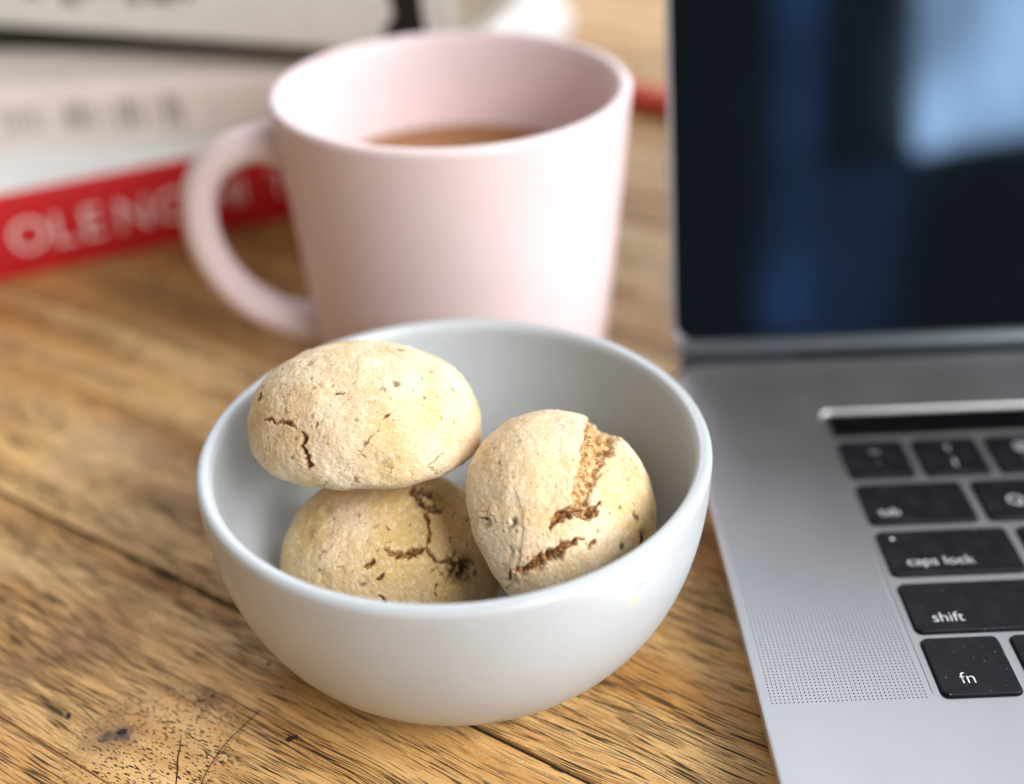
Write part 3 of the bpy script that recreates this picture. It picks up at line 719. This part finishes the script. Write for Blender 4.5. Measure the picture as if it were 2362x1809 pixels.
bp0 = np.array([-269.5, 270.0]); BA = math.radians(3.0); bd = np.array([math.cos(BA), math.sin(BA)]); bcn = bp0 + bd*133
beige = book('beige_book', 'beige book with faint grey spine lettering, lying on the red book', bcn, BA, 250, 185, 32.05, 24, MAT['beige'], MAT['beige'], board=2.0)
oc = np.array([-120, 303.]); olive = book('dark_book', 'thin dark olive book between the beige and the pale grey book', oc, math.radians(-4.5), 230, 150, 56.1, 11, MAT['olive'], MAT['olive'], board=1.2)
tp0 = np.array([-273.3, 310.8]); TA = math.radians(-19.7); td = np.array([math.cos(TA), math.sin(TA)]); tcn = tp0 + td*185
pale = book('pale_book', 'thick pale grey book with a black emblem, on top of the stack', tcn, TA, 290, 95, 67.15, 44, MAT['grey_cover'], MAT['grey_cover'], board=2.5)
# lettering on the spines (letter by letter, as far as the photograph shows it)
LN = 262
def spine_letters(root, items, mat, th):
    for txt, size, x, z in items: spine_text(root, txt, size, x, z, mat)
def along(px, py, z, root, ang):
    """photo position on the spine plane -> distance along the spine from its right end"""
    n = np.array([math.sin(ang), -math.cos(ang), 0]); o = np.array([root.location[0], root.location[1], root.location[2]])/MM
    d = fw*FPX + rt*(px-W/2) + up*(H/2-py); t = ((o-CAM_P) @ n)/(d @ n); q = CAM_P + d*t
    return float((q-o)[:2] @ np.array([math.cos(ang), math.sin(ang)])), float(q[2]-o[2])
for ch, x0p, yp, size in (('T', -84, 600, 17.5), ('O', 24, 578, 17.5), ('L', 124, 560, 17.5), ('E', 190, 545, 17.5), ('N', 268, 522, 17.5), ('G', 358, 500, 17.5), ('H', 486, 470, 15), ('I', 548, 458, 15), ('T', 620, 440, 15)):
    u, v = along(x0p, yp, 0, red, RA); spine_text(red, ch, size, u, 10 if size > 16 else 11, MAT['ink_white'], name='letter')
# the faint title of the beige book: thin upright strokes, too soft to read
for px, w_, h_ in ((6, 1.0, 10), (22, .8, 10), (40, .8, 9), (58, 1.2, 10), (78, .8, 10), (100, .7, 8), (150, 1.6, 9), (165, .9, 11), (180, 1.6, 11), (198, 1.2, 10), (216, .8, 9), (245, .9, 10), (270, 1.0, 10), (288, 1.8, 11), (304, 1.2, 11), (322, .8, 9), (352, .9, 10), (384, 1.8, 12), (402, 1.6, 11), (418, .8, 9)):
    u, v = along(px, 265, 0, beige, BA)
    V = [(u, -.66, 7), (u+w_, -.66, 7), (u+w_, -.66, 7+h_), (u, -.66, 7+h_)]
    mesh('letter', V, [(0, 1, 2, 3)], MAT['ink_grey'], beige, smooth=False)
# black emblem near the right end of the pale book's spine and grey print further left
u, v = along(880, 55, 0, pale, TA); u2, _ = along(985, 55, 0, pale, TA); wv = u2-u
V = [(u, -.66, 4.5), (u2, -.66, 4.5), (u2, -.66, 8), (u+wv*.95, -.66, 13), (u+wv*.92, -.66, 20), (u2, -.66, 30), (u, -.66, 30), (u+wv*.22, -.66, 20), (u+wv*.3, -.66, 14), (u+wv*.05, -.66, 8)]
mesh('emblem', V, [tuple(range(len(V)))], MAT['ink_black'], pale, smooth=False)
for px, w_, z0, z1 in ((60, 9, 12, 15), (150, 7, 10, 26), (200, 4, 13, 22), (240, 8, 15, 24), (300, 6, 12, 20), (350, 10, 13, 18), (410, 8, 15, 20)):
    u, v = along(px, 25, 0, pale, TA)
    mesh('letter', [(u, -.66, z0), (u+w_, -.66, z0), (u+w_, -.66, z1), (u, -.66, z1)], [(0, 1, 2, 3)], MAT['ink_grey'], pale, smooth=False)

# ---------------------------------------------------------------- white jug, pencil, hairs, crumbs
jug = empty('jug', (-120, 512, 0)); tag(jug, 'bright white ceramic jug far behind the mug', 'jug')
jp = [(0, 0), (50, 0), (52, 2), (51, 6), (47, 14), (42, 26), (39.5, 40), (40, 56), (43, 72), (45, 88), (43, 104), (40, 116), (41, 124), (39.5, 125), (38, 123), (37, 115), (41, 92), (38, 60), (36, 40), (0, 30)]
lathe('jug_body', [(r*1.5, z) for r, z in jp], MAT['white_ceramic'], jug, 96)
tube('handle', [(-3, 61, 108), (-6, 79, 112), (-8, 91, 98), (-8, 93, 78), (-5, 83, 58), (-2, 58, 50)], 5, MAT['white_ceramic'], jug, 14)
pa, pb = at(1459, 246, 0), at(1540, 264, 0); pdv = (pb-pa)/np.linalg.norm(pb-pa); pang = math.atan2(pdv[1], pdv[0])
pencil = empty('pencil', (pa[0], pa[1], 0), pang); tag(pencil, 'bright red pencil lying on the table between mug and laptop', 'pencil')
hexr = lambda x, r: [(x, r*math.cos(math.pi/6+k*math.pi/3), 5.2 + r*math.sin(math.pi/6+k*math.pi/3)) for k in range(6)]
loft('barrel', [hexr(-62, 5.7), hexr(-61.5, 5.95), hexr(100, 5.95)], MAT['pencil'], pencil)
loft('sharpened_wood', [hexr(100, 5.9), hexr(117, 1.2)], MAT['pencil_wood'], pencil); loft('lead', [hexr(117, 1.15), hexr(121, .15)], MAT['ink_black'], pencil)

def hair(label, P, r): tag(tube('hair', P, r, MAT['hair'], None, 5), label, 'hair', 'stray hairs')
hp_ = spline([(600, 1638), (575, 1662), (545, 1690), (515, 1722), (488, 1762), (470, 1795), (455, 1840)], 5)
hair('fine dark hair lying on the table left of the bowl', [at(x, y, .15) for x, y in hp_], .085)
RW, RN = right; rpx = proj(RW); rface = ((CAM_P-RW)*RN).sum(1) > 0
def on_right(x, y):
    d = np.hypot(rpx[:, 0]-x, rpx[:, 1]-y) + np.where(rface, 0, 400); i = d.argmin(); return RW[i] + RN[i]*.25
hp_ = spline([(1190, 1135), (1201, 1165), (1207, 1200), (1206, 1240), (1200, 1280), (1195, 1310), (1188, 1335), (1170, 1356), (1148, 1368)], 4)
hair('fine curved hair lying across the cracked cookie', [on_right(x, y) for x, y in hp_], .055)

def specks(name, label, pts, rmin, rmax, mat):
    V, F = [], []
    for p in pts:
        b = len(V); r = rng.uniform(rmin, rmax)
        for d in ((1, 0, .2), (-.3, .9, .1), (-.8, -.5, .15), (0, .1, 1.1), (.1, -.9, .3)): V.append(np.array(p) + r*np.array(d)*rng.uniform(.6, 1.3))
        F += [(b, b+1, b+3), (b+1, b+2, b+3), (b+2, b+4, b+3), (b+4, b, b+3)]
    tag(mesh(name, V, F, mat, None, smooth=False), label, 'crumbs', kind='stuff')
cr = [at(rng.uniform(930, 1330), rng.uniform(1690, 1800), .0) for _ in range(26)] + [at(1538, 1590, 0), at(845, 1693, 0), at(838, 1705, 0)]
rimpt = [(BC[0]+(BR-1.8)*math.cos(a), BC[1]+(BR-1.8)*math.sin(a), BHT+.0) for a in (-.32, .12, .3, -1.2, -2.0, 2.3)]
cr = rimpt + [p for p in cr if math.hypot(p[0]-BC[0], p[1]-BC[1]) > 30]
specks('crumbs', 'scattered pale crumbs on the bowl rim and on the table before it', cr, .06, .17, simple('crumb', (.75, .66, .52), .8, var=.2, vscale=2))
du = []
for c, r, wu in ((0, 0, 1), (0, 1, 1.9), (0, 2, 1.4), (0, 3, 1.2)):
    for _ in range(22 if r < 1 else 12): du.append((c*KP + rng.uniform(1.2, wu*KP-4), r*RP + rng.uniform(1.5, CH-1.5), FZ+.89))
du += [(rng.uniform(-35, -4), rng.uniform(-15, 60), DZ) for _ in range(14)]
specks('dust', 'tiny pale specks of dust on the laptop keys', du, .035, .10, simple('dust', (.7, .7, .7), .9, var=.2, vscale=2))
